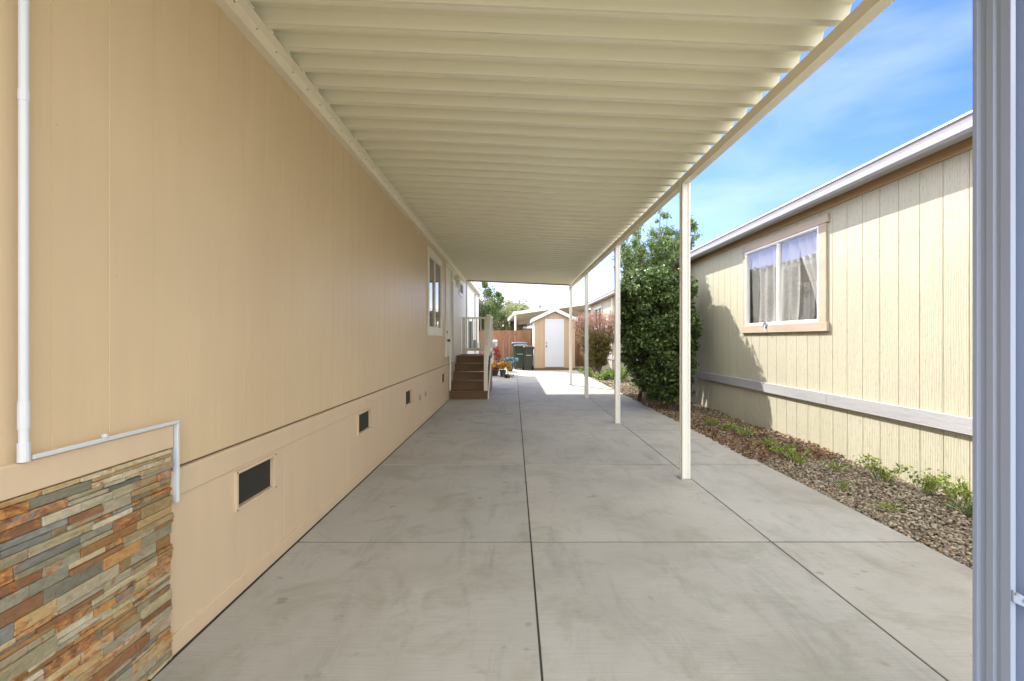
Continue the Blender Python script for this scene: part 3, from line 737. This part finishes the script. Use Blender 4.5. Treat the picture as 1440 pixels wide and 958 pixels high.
# front wall as boards left, right and above door
bw = .2; xx = SX0
while xx < SX1-.01:
    e = min(xx+bw, SX1)
    top = lambda x: EZ+(AZ-EZ)*(1-abs(x-cx)/(cx-SX0))
    segs = sorted(set([xx+.004, e-.004]+[q for q in (dx0, dx1, cx) if xx+.004 < q < e-.004]))
    for a, b in zip(segs, segs[1:]):
        zb = 2.20 if dx0 <= (a+b)/2 <= dx1 else .1
        if top(a) > zb or top(b) > zb: t.prism([(a, zb), (b, zb), (b, max(zb+.01, top(b))), (a, max(zb+.01, top(a)))], 'y', SY0, SY0+.02)
    xx = e
t.build('wall', 'shed_tan', sd)
t = MB(); t.box(SX0, SX0+.02, SY0+.021, SY1, .1, EZ); t.box(SX1-.02, SX1, SY0+.021, SY1, .1, EZ); t.box(SX0+.021, SX1-.021, SY1-.02, SY1, .1, EZ); t.build('side_wall', 'shed_pale', sd)
t = MB(); t.box(SX0+.021, SX1-.021, SY0+.0215, SY0+.03, .1, EZ-.02); t.build('backing', 'groove', sd)
t = MB(); t.box(SX0-.01, SX1+.01, SY0-.01, SY1, .0, .1); t.build('base', 'stain', sd)
t = MB(); o_ = .09
t.prism([(SX0-o_, EZ-.035), (cx, AZ+.02), (SX1+o_, EZ-.035), (SX1+o_, EZ+.01), (cx, AZ+.07), (SX0-o_, EZ+.01)], 'y', SY0-.12, SY1+.1); rf = t.build('roof', 'shingle', sd)
t = MB(); t.prism([(SX0-o_-.01, EZ-.14), (SX0-o_-.01, EZ+.0), (cx, AZ+.055), (SX1+o_+.01, EZ+.0), (SX1+o_+.01, EZ-.14), (cx, AZ-.085)], 'y', SY0-.145, SY0-.1205); 
t.box(SX0-o_-.02, SX0-o_-.001, SY0-.12, SY1+.1, EZ-.13, EZ-.0)
t.build('fascia', 'white', rf)
t = MB(); t.box(dx0+.004, dx1-.004, SY0-.012, SY0+.018, .14, 2.19); dd = t.build('door', 'door_white', sd, bevel=.004)
t = MB(); t.tube([(dx0+.07, SY0-.012, 1.03), (dx0+.07, SY0-.05, 1.03)], .018, 10); t.lathe((dx0+.07, SY0-.06, 1.0), [(.005, 0), (.028, .012), (.03, .04), (.005, .06)]); t.build('handle', 'bronze', dd)
t = MB(); t.tube([(dx0+.07, SY0-.012, 1.17), (dx0+.07, SY0-.03, 1.17)], .025, 12); t.build('lock', 'bronze', dd)
# ------------------------------------------------------------------ fence
fn = thing('wood_fence', 'reddish cedar board fence closing the far end between home and shed', 'fence', (-1, 21.6, 0))
t = MB(); x = -6.4
while x < 6:
    k = random.uniform(.7, 1.25); t.box(x+.003, x+.14-.003, 21.6+random.uniform(-.004, .004), 21.618, .02, 1.74+random.uniform(-.012, .012), (k, k*random.uniform(.85, 1.05), k*.9)); x += .14
t.build('board', 'cedar', fn)
t = MB(); t.box(-6.4, 6, 21.62, 21.66, .3, .39, (.8, .8, .8)); t.box(-6.4, 6, 21.62, 21.66, 1.5, 1.59, (.8, .8, .8)); t.build('rail', 'cedar', fn)
# ------------------------------------------------------------------ bins
def bin_(x, y, rz, w, h, body, lid, label):
    root = thing('wheelie_bin', label, 'wheelie bin', (x, y, 0), 'wheelie bins between the fence and the shed'); root.rotation_euler.z = rz
    def B(mb, name, m, parent, **k):
        o = mb.build(name, m, None, **k); o.parent = parent; return o
    t = MB(); n = 8; lev = [(.05, .38), (.12, .40), (h*.55, .46), (h*.86, .5), (h*.87, .54), (h*.93, .545)]
    def ring(s, z, r=.06):
        a = w*s; pts = []
        for qx, qy, a0 in ((1, 1, 0), (-1, 1, 90), (-1, -1, 180), (1, -1, 270)):
            for k in range(4):
                th = R(a0+k*30); pts.append((qx*(a-r)+r*math.cos(th), qy*(a*1.1-r)+r*math.sin(th), z))
        return pts
    vs = []
    for z, s in lev: vs += ring(s, z)
    fs = [(i*16+j, i*16+(j+1) % 16, (i+1)*16+(j+1) % 16, (i+1)*16+j) for i in range(len(lev)-1) for j in range(16)]+[tuple(range(15, -1, -1)), tuple(range((len(lev)-1)*16, len(lev)*16))]
    t.poly(vs, fs); B(t, 'body', body, root, bevel=.006)
    t = MB(); vs = []; 
    LV = [(h*.932, .57), (h*.955, .575), (h*.985, .5), (h, .3)]
    for z, s in LV: vs += ring(s, z)
    fs = [(i*16+j, i*16+(j+1) % 16, (i+1)*16+(j+1) % 16, (i+1)*16+j) for i in range(3) for j in range(16)]+[tuple(range(15, -1, -1)), tuple(range(48, 64))]
    t.poly(vs, fs); B(t, 'lid', lid, root)
    t = MB(); t.tube([(-w*.42, w*.64, h*.9), (w*.42, w*.64, h*.9)], .016); 
    for s in (-1, 1): t.bar((s*w*.4, w*.5, h*.9), (s*w*.4, w*.66, h*.9), .03, .04)
    B(t, 'handle', body, root)
    t = MB(); t.tube([(-w*.25, -w*.57, h*.62), (w*.25, -w*.57, h*.62)], .012)
    for s in (-1, 1): t.bar((s*w*.25, -w*.5, h*.62), (s*w*.25, -w*.585, h*.62), .02, .02)
    B(t, 'lift_bar', 'steel', root)
    for s in (-1, 1):
        t = MB(); t.tube([(s*w*.42, w*.42, .11), (s*w*.54, w*.42, .11)], .11, 18); B(t, 'wheel', 'rubber', root)
bin_(.22, 20.75, R(4), .60, 1.20, 'bin_body', 'bin_grey', 'largest wheelie bin with bluish grey lid, at the back against the fence')
bin_(.28, 19.85, R(-6), .50, 1.10, 'bin_green', 'bin_grey', 'green bodied wheelie bin with grey lid left of the dark one')
bin_(.60, 19.55, R(5), .42, 1.04, 'bin_dark', 'bin_dark', 'narrow dark olive wheelie bin nearest the shed corner')
# ------------------------------------------------------------------ utility pedestal, flower pots
up = thing('utility_box', 'grey utility box on a post beside the porch steps', 'utility box', (-.95, 19.0, 0))
t = MB(); t.box(-1.02, -.88, 18.93, 19.07, 0, .75); t.build('pedestal', 'util', up)
t = MB(); t.box(-1.15, -.72, 18.86, 19.14, .75, 1.22); t.prism([(18.82, 1.22), (19.18, 1.22), (19.16, 1.28), (18.9, 1.30)], 'x', -1.17, -.70); t.build('cabinet', 'util', up, bevel=.01)
t = MB(); t.box(-1.10, -.80, 18.85, 18.858, .8, 1.15); t.build('door', 'gutter_grey', up)
def flowers(label, x, y, r, zc, h, pal, pot, potr, poth, leafs=90, n=900, size=.05):
    root = thing('potted_flowers', label, 'potted flowers', (x, y, 0), 'flower pots beside the steps')
    if pot:
        t = MB(); t.lathe((x, y, 0.001), [(potr*.7, 0), (potr*.95, poth*.9), (potr*1.05, poth*.91), (potr*1.05, poth), (potr*.9, poth)]); t.build('pot', pot, root)
    t = MB()
    for k in range(9):
        a = random.uniform(0, 6.28); t.tube([(x, y, .02), (x+math.cos(a)*r*.3, y+math.sin(a)*r*.3, zc*.6), (x+math.cos(a)*r*.7, y+math.sin(a)*r*.7, zc+h*.2)], .006, 5)
    t.build('stem', 'stake', root)
    cs = [(x+random.gauss(0, r*.5), y+random.gauss(0, r*.5), zc+random.uniform(-h/2, h/2)) for _ in range(14)]
    leaves('foliage', clumps(cs, [r*.5]*14, leafs*4), size*1.2, [(.06, .10, .03), (.08, .13, .04)], M['leaf_light'], root)
    leaves('blossom', clumps(cs, [r*.42]*14, n), size, pal, M['petal'], root, aspect=.8)
flowers('tall pink red flowering plant in front of the grey utility box', -.62, 17.6, .17, .78, .42, [(.62, .10, .13), (.72, .22, .25), (.5, .05, .07)], 'pot_white', .14, .40, 60, 700)
flowers('orange red flowers in a low pot beside the steps', -.72, 16.6, .22, .33, .20, [(.62, .09, .03), (.7, .16, .06)], 'terracotta', .17, .2)
flowers('golden yellow chrysanthemums in a dark pot', -.40, 16.1, .22, .38, .20, [(.75, .45, .04), (.72, .36, .03), (.55, .25, .02)], 'terracotta', .12, .24)
flowers('pale blue flowers in a pot near the fence', -.18, 18.8, .21, .40, .26, [(.16, .35, .50), (.28, .48, .62), (.10, .2, .3)], 'terracotta', .15, .22)
flowers('low dark trailing plant on the concrete beside the yellow flowers', -.22, 15.5, .16, .07, .06, [(.18, .16, .06), (.25, .22, .1), (.2, .03, .03)], None, 0, 0, 40, 90)
# ------------------------------------------------------------------ shrubs and trees
def twigs(mb, x, y, z0, pts, r0, jitter=.05, k=3):
    for p in pts:
        p = Vector(p); b = Vector((x+random.uniform(-.03, .03), y+random.uniform(-.03, .03), z0))
        m1 = b.lerp(p, .35)+Vector((random.gauss(0, jitter), random.gauss(0, jitter), .05)); m2 = b.lerp(p, .7)+Vector((random.gauss(0, jitter), random.gauss(0, jitter), .04))
        mb.tube([b, m1, m2, p], [r0, r0*.7, r0*.45, r0*.15], 6)
# dense broadleaf shrub
sh1 = thing('shrub', 'large dense dark green shrub growing against the neighbour home beside the gravel', 'shrub', (2.95, 8.6, 0))
lv = [(.15, 2.98, .22), (.45, 2.90, .45), (.8, 2.80, .62), (1.2, 2.76, .66), (1.7, 2.76, .67), (2.2, 2.72, .66), (2.5, 2.72, .56), (2.68, 2.68, .36)]
def prof_at(z):
    for a, b in zip(lv, lv[1:]):
        if a[0] <= z <= b[0]:
            t = (z-a[0])/(b[0]-a[0]); return a[1]+(b[1]-a[1])*t, a[2]+(b[2]-a[2])*t
    return lv[-1][1], lv[-1][2]
cs = []; rs = []
for _ in range(330):
    z = .22+2.4*random.random()**.85; c, r = prof_at(z); a = random.uniform(0, 6.28); q = random.choice([.95, .85, .78, .5, .9])
    x = c+math.cos(a)*r*q; y = 8.75+math.sin(a)*r*q*1.1
    if x > 3.5: continue
    cs.append((x, y, z)); rs.append(random.uniform(.08, .19))
P = clumps(cs, rs, 56000, .7); P = P[P[:, 0] < 3.66]
leaves('crown', P, .068, [(.08, .125, .035), (.06, .10, .028), (.11, .165, .045), (.17, .23, .07), (.045, .075, .022)], M['leaf_dark'], sh1, aspect=.62)
t = MB(); twigs(t, 2.98, 8.7, 0, [c for c in cs[::14]], .015); t.build('stem', 'bark', sh1)
# lighter upright tree behind it
tr = thing('evergreen_tree', 'loose light green upright tree rising above the dense shrub', 'tree', (3.05, 10.1, 0))
cs = []; rs = []; tips = []
for _ in range(46):
    a = random.uniform(0, 6.28); q = math.sqrt(random.random()); top = 3.0+1.2*random.random()*(1-.35*q)
    bx, by = 3.08+math.cos(a)*q*1.05, 10.1+math.sin(a)*q*.75
    if _ < 3: bx, by, top = 3.25+.15*_, 10.1, 4.45-.3*_
    if _ in (4, 5): bx, by, top = 3.9, 10.0, 4.0
    tips.append((bx, by, top)); b0 = (3.05+(bx-3.05)*.35, 10.1+(by-10.1)*.35)
    for k in range(26):
        s = random.random()**.8; z = 1.7+(top-1.7)*s; f = .35+.65*s; j = .05+.09*(1-s)
        cs.append((3.05+(bx-3.05)*f+random.gauss(0, j), 10.1+(by-10.1)*f+random.gauss(0, j), z)); rs.append(random.uniform(.07, .16)*(1.1-.4*s))
P = clumps(cs, rs, 38000, .9); P = P[(P[:, 0] < 3.42) | (P[:, 2] > 3.1)]
leaves('crown', P, .062, [(.13, .20, .06), (.17, .25, .08), (.09, .14, .045), (.22, .30, .12)], M['leaf_light'], tr, up=.5, aspect=.4)
t = MB(); twigs(t, 3.05, 10.1, 0, tips, .03); t.build('trunk', 'bark', tr)
# pink shrub
pk = thing('flowering_shrub', 'pink and red topped shrub behind the far carport posts', 'shrub', (2.95, 16.2, 0))
cs = []; rs = []; tips = []
for _ in range(90):
    a = random.uniform(0, 6.28); q = math.sqrt(random.random()); top = 2.42-.5*q*random.random()-.1*random.random()
    bx, by = 2.9+math.cos(a)*q*.78, 16.2+math.sin(a)*q*.6
    tips.append((bx, by, top))
    for k in range(16):
        s = random.random(); z = .40+(top-.40)*s; f = .4+.6*min(1, s*1.3)
        cs.append((2.9+(bx-2.9)*f+random.gauss(0, .05), 16.2+(by-16.2)*f+random.gauss(0, .05), z)); rs.append(random.uniform(.05, .12))
P = clumps(cs, rs, 34000, .9)
hi = P[:, 2]+RNG.normal(size=len(P))*.16 > 1.62-(P[:, 0]-2.9)*.15
lowpink = (P[:, 0] < 2.55) & (RNG.random(len(P)) < .45)
leaves('blossom', P[hi | lowpink], .05, [(.44, .24, .20), (.50, .32, .27), (.36, .17, .13), (.38, .22, .14)], M['leaf_pink'], pk, up=1.2, aspect=.22)
leaves('foliage', P[~(hi | lowpink)], .06, [(.16, .17, .045), (.11, .14, .035), (.20, .16, .05), (.22, .13, .06)], M['leaf_light'], pk, up=.5, aspect=.3)
t = MB(); twigs(t, 2.95, 16.2, 0, tips[::2], .02); t.build('stem', 'bark', pk)
# low plants / weeds
def weed(x, y, r, h, n, label, size=.03, pal=((.26, .32, .06), (.36, .42, .10), (.18, .25, .05)), grp='weeds in the gravel bed', name='weed', cat='weed'):
    root = thing(name, label, cat, (x, y, 0), grp); z0 = float(soilz(np.array(x), np.array(y)))+.01; t = MB(); cs = []
    for k in range(14):
        a = random.uniform(0, 6.28); q = random.random()**.6*r
        e = (x+math.cos(a)*q, min(y+math.sin(a)*q*1.2, 99), z0+h*random.uniform(.35, 1)); e = (min(e[0], 3.66), e[1], e[2])
        t.tube([(x+math.cos(a)*q*.3, y+math.sin(a)*q*.3, z0-.01), (x+math.cos(a)*q*.7, y+math.sin(a)*q*.7, z0+(e[2]-z0)*.6), e], [.0025, .002, .001], 4)
        for s in (.5, .75, 1): cs.append((x+(e[0]-x)*s, y+(e[1]-y)*s, z0+(e[2]-z0)*s))
    t.build('stem', 'leaf_weed', root)
    P = clumps(cs, [r*.28]*len(cs), n, .8); P[:, 2] = np.maximum(P[:, 2], z0); P[:, 0] = np.minimum(P[:, 0], 3.68)
    leaves('foliage', P, size, pal, M['leaf_weed'], root, up=.3, aspect=.45)
weed(3.42, 4.22, .17, .22, 420, 'feathery yellow green weed at the foot of the wall, left of the brightest clump', .035)
weed(3.50, 3.86, .15, .20, 420, 'bright green weed clump at the foot of the wall', .035)
weed(3.55, 3.60, .14, .20, 380, 'bright green weed against the wall beside the wide near post', .035)
weed(3.42, 3.40, .15, .08, 300, 'flat dark green weed at the near end of the bed by the wide post', .03, ((.12, .18, .05), (.2, .27, .07)))
weed(3.05, 4.95, .15, .12, 420, 'low yellow green weed in the middle of the gravel, nearer the kerb', .03)
weed(3.08, 5.25, .16, .14, 420, 'spreading low weed in the middle of the gravel with taller sprigs', .03)
weed(3.0, 4.15, .08, .05, 150, 'tiny sprig of weed alone in open gravel', .025)
weed(3.18, 6.30, .16, .14, 380, 'low weed below the wall under the window', .03)
weed(3.12, 6.70, .14, .12, 340, 'small leafy weed just past the one under the window', .03)
weed(3.05, 7.15, .12, .10, 300, 'weed at the edge of the leaf litter before the dense shrub', .03)
weed(3.0, 3.62, .10, .05, 160, 'sparse weed between pebbles nearest the driveway edge', .025)
weed(3.16, 5.72, .15, .09, 360, 'flat yellowish weed patch between the middle weeds and those under the window', .028)
weed(3.25, 4.62, .13, .07, 260, 'thin flat weed between the feathery weed and the middle ones', .026)
lp = 'leafy plants under the pink shrub'
def plant(*a): weed(*a[:5], a[5], .06, ((.13, .22, .04), (.22, .34, .07), (.30, .42, .10)), lp, 'leafy_plant', 'plant')
plant(3.3, 14.2, .33, .50, 900, 'tallest leafy green plant, nearest of those before the pink shrub')
plant(3.2, 15.0, .28, .38, 700, 'mid green plant between the tallest one and the dark one')
plant(2.9, 15.2, .28, .30, 700, 'broad low green plant in front of the pink shrub')
plant(2.65, 16.4, .26, .25, 500, 'yellow green low plant left of the pink shrub base')
plant(2.75, 17.6, .26, .28, 500, 'small green plant beyond the pink shrub near the shed')
plant(3.4, 12.6, .20, .22, 400, 'small light green plant at the wall past the dense shrub')
t = MB(); t.tube([(2.74, 10.0, -.02), (2.77, 9.98, .12), (2.82, 9.97, .26)], [.05, .045, .03], 8)
tag(t.build('stump', 'stake', origin=(2.74, 10, 0)), 'short leaning dark wooden stub at the edge of the gravel', 'stump')
# background trees
def tree(x, y, h, rad, pal, label, n=9000, size=.16, sparse=False, trunk=.14, mat='leaf_light', name='tree', base=.35):
    root = thing(name, label, 'tree', (x, y, 0), 'trees beyond the fence')
    tips = []; cs = []; rs = []
    for k in range(46):
        u = random.uniform(-1, 1); a = random.uniform(0, 6.28); q = random.uniform(.55, 1)
        zc = h*(base+(1-base)/2); rz = h*(1-base)/2
        s = math.sqrt(1-u*u)
        p = (x+math.cos(a)*s*rad*q, y+math.sin(a)*s*rad*q, zc+u*rz*q); tips.append(p); cs.append(p); rs.append(rad*random.uniform(.14, .32)*(0.7 if sparse else 1))
    leaves('crown', clumps(cs, rs, n, 1.), size, pal, M[mat], root, aspect=.5)
    t = MB(); t.tube([(x, y, -.1), (x+.05, y, h*.3), (x, y, h*.55)], [trunk, trunk*.75, trunk*.4], 8)
    twigs(t, x, y, h*.32, tips, trunk*.32, .15)
    if sparse:
        for p in tips:
            for q in range(5): e = Vector(p)+Vector((random.gauss(0, .5), random.gauss(0, .5), random.uniform(0, .7))); t.tube([p, e], [.02, .006], 4)
    t.build('trunk', 'bark', root)
dk = [(.06, .10, .03), (.08, .13, .04), (.11, .16, .05)]; yg = [(.24, .26, .11), (.30, .31, .15), (.19, .22, .09)]; ol = [(.17, .19, .11), (.22, .23, .14), (.13, .14, .08)]
tree(-2.0, 26, 4.6, 1.55, dk, 'dark green tree behind the left home corner and fence', 9000, .13)
tree(-1.0, 31, 3.9, 1.6, yg, 'low yellow green tree just above the fence', 9000, .14)
tree(-.6, 40, 4.9, 2.3, yg, 'olive yellow tree behind the low yellow green one', 9000, .18)
tree(-3.2, 44, 5.2, 2.6, ol, 'hazy olive tree farthest left above the fence', 7000, .2)
tree(1.6, 52, 6.0, 2.6, ol, 'thin half bare tree above the neighbouring carport roof', 1700, .16, True, .16)
tree(-7, 34, 6, 3, dk, 'dark tree hidden mostly behind the left home', 5000, .2)
tree(12, 48, 4.4, 2.6, ol, 'olive tree behind the neighbour home roof', 5000, .2)
# distant carport and houses
fc = thing('metal_carport', 'pale metal carport roof sloping above the fence beyond the bins', 'carport', (1, 24, 0))
t = MB(); q = [(.04, 24, 2.62), (4.6, 24, 3.25), (4.4, 44, 3.0), (-1.3, 44, 2.25)]
t.poly([*q, *[(a, b, c+.09) for a, b, c in q]], [(3, 2, 1, 0), (4, 5, 6, 7), (0, 1, 5, 4), (1, 2, 6, 5), (2, 3, 7, 6), (3, 0, 4, 7)]); t.build('roof_panels', 'white_roof', fc)
t = MB(); t.bar((.02, 23.9, 2.68), (-1.35, 44, 2.30), .08, .18); t.bar((.0, 23.93, 2.69), (4.6, 23.93, 3.32), .08, .15); t.build('fascia', 'white', fc)
for (x, y, z) in ((.06, 24.1, 2.62), (-.32, 30, 2.5), (-.95, 40, 2.3), (4.2, 24.1, 3.1)):
    t = MB(); t.box(x-.05, x+.05, y-.05, y+.05, -.1, z); t.build('post', 'white', fc)
fh = thing('distant_house', 'white sided low house under the carport roof beyond the fence', 'house', (2, 40, 0))
t = MB()
for k in range(14): t.prism([(45.5, .0+k*.17), (45.47, k*.17), (45.5, k*.17+.168)], 'x', -1.1, 7)
t.box(-1.1, 7, 45.5, 50, -.1, 2.38); t.build('wall', 'far_house', fh)
t = MB(); t.prism([(45.0, 2.385), (50.5, 2.385), (47.7, 2.9)], 'x', -1.4, 7.3); t.build('roof', 'shingle', fh)
t = MB(); t.box(.4, 1.4, 45.43, 45.46, 1.1, 2.0); t.build('window', 'dark', fh)
fh = thing('distant_house', 'tan house with grey roof seen right of the shed roof', 'house', (6, 29, 0))
t = MB(); t.box(3.3, 9, 29, 36, -.1, 3.15); t.build('wall', 'far_tan', fh)
t = MB(); t.prism([(2.9, 3.16), (9.4, 3.16), (9.4, 3.2), (6.2, 3.75), (2.9, 3.28)], 'y', 28.5, 36.5); t.build('roof', 'white_roof', fh)
t = MB(); t.box(3.9, 4.6, 28.96, 28.99, 1.5, 2.7); ww = t.build('window', 'dark', fh)
t = MB(); t.box(3.83, 3.9, 28.95, 28.995, 1.43, 2.77); t.box(4.6, 4.67, 28.95, 28.995, 1.43, 2.77); t.box(3.9, 4.6, 28.95, 28.995, 2.7, 2.77); t.box(3.9, 4.6, 28.95, 28.995, 1.43, 1.5); t.build('frame', 'white', ww)

# ------------------------------------------------------------------ camera, light, world
cam = bpy.data.cameras.new('camera'); co = bpy.data.objects.new('camera', cam); COL.objects.link(co)
co.location = (0, 0, H); co.rotation_euler = (R(90), 0, 0)
cam.lens = 16; cam.sensor_width = 36; cam.shift_x = -3/1440; cam.shift_y = -2/1440; cam.clip_start = .05; cam.clip_end = 2000
sc.camera = co
sv = Vector((-.65, .775, 1)).normalized()      # towards the sun
sun = bpy.data.lights.new('sun', 'SUN'); sun.energy = 2.0; sun.angle = R(.53); sun.color = (1, .95, .86)
so = bpy.data.objects.new('sun', sun); COL.objects.link(so); so.rotation_euler = sv.to_track_quat('Z', 'Y').to_euler()
wd = bpy.data.worlds.new('World'); sc.world = wd; wd.use_nodes = True; nt = wd.node_tree; bg = nt.nodes['Background']
sky = N(nt, 'ShaderNodeTexSky', sky_type='NISHITA'); sky.sun_disc = False
sky.sun_elevation = math.asin(sv.z); sky.sun_rotation = math.atan2(sv.x, sv.y)
sky.air_density = 1.0; sky.dust_density = .6; sky.ozone_density = 1.6
tc = N(nt, 'ShaderNodeTexCoord'); mp = N(nt, 'ShaderNodeMapping'); mp.inputs['Scale'].default_value = (1.2, 1.2, 3.6); mp.inputs['Rotation'].default_value = (.1, .25, .5)
nt.links.new(tc.outputs['Generated'], mp.inputs['Vector'])
cl = noise(nt, mp.outputs['Vector'], 1.9, 7, .52, .3)
cf = ramp(nt, cl, [(.47, 0.), (.80, .32)])
hs = N(nt, 'ShaderNodeHueSaturation'); hs.inputs['Saturation'].default_value = 1.34; hs.inputs['Value'].default_value = .54
nt.links.new(mixc(nt, 1.0, sky.outputs[0], (.97, .835, 1.0), 'MULTIPLY'), hs.inputs['Color'])
sep = N(nt, 'ShaderNodeSeparateXYZ'); nt.links.new(tc.outputs['Generated'], sep.inputs[0])
mr = N(nt, 'ShaderNodeMapRange'); mr.inputs['From Min'].default_value = .52; mr.inputs['From Max'].default_value = -.05
nt.links.new(sep.outputs['Y'], mr.inputs['Value'])
cn = noise(nt, mp.outputs['Vector'], 3.1, 8, .6, .4)
ov = N(nt, 'ShaderNodeMath', operation='MULTIPLY'); nt.links.new(mr.outputs[0], ov.inputs[0]); nt.links.new(ramp(nt, cn, [(.25, .6), (.6, 1.)]), ov.inputs[1])
c = mixc(nt, cf, hs.outputs[0], (2.3, 2.45, 2.6))
c = mixc(nt, ov.outputs[0], c, (6.2, 6.25, 6.2))                 # unseen cloud bank behind and beside the camera, added to brighten the shade
nt.links.new(c, bg.inputs['Color']); bg.inputs['Strength'].default_value = .15
sc.view_settings.view_transform = 'Standard'; sc.view_settings.look = 'None'; sc.view_settings.gamma = 1; sc.view_settings.exposure = 2.22
sc.render.engine = 'CYCLES'
sc.cycles.caustics_reflective = False; sc.cycles.caustics_refractive = False
sc.cycles.max_bounces = 10; sc.cycles.diffuse_bounces = 5; sc.cycles.transparent_max_bounces = 12
sc.render.resolution_x = 1024; sc.render.resolution_y = 681
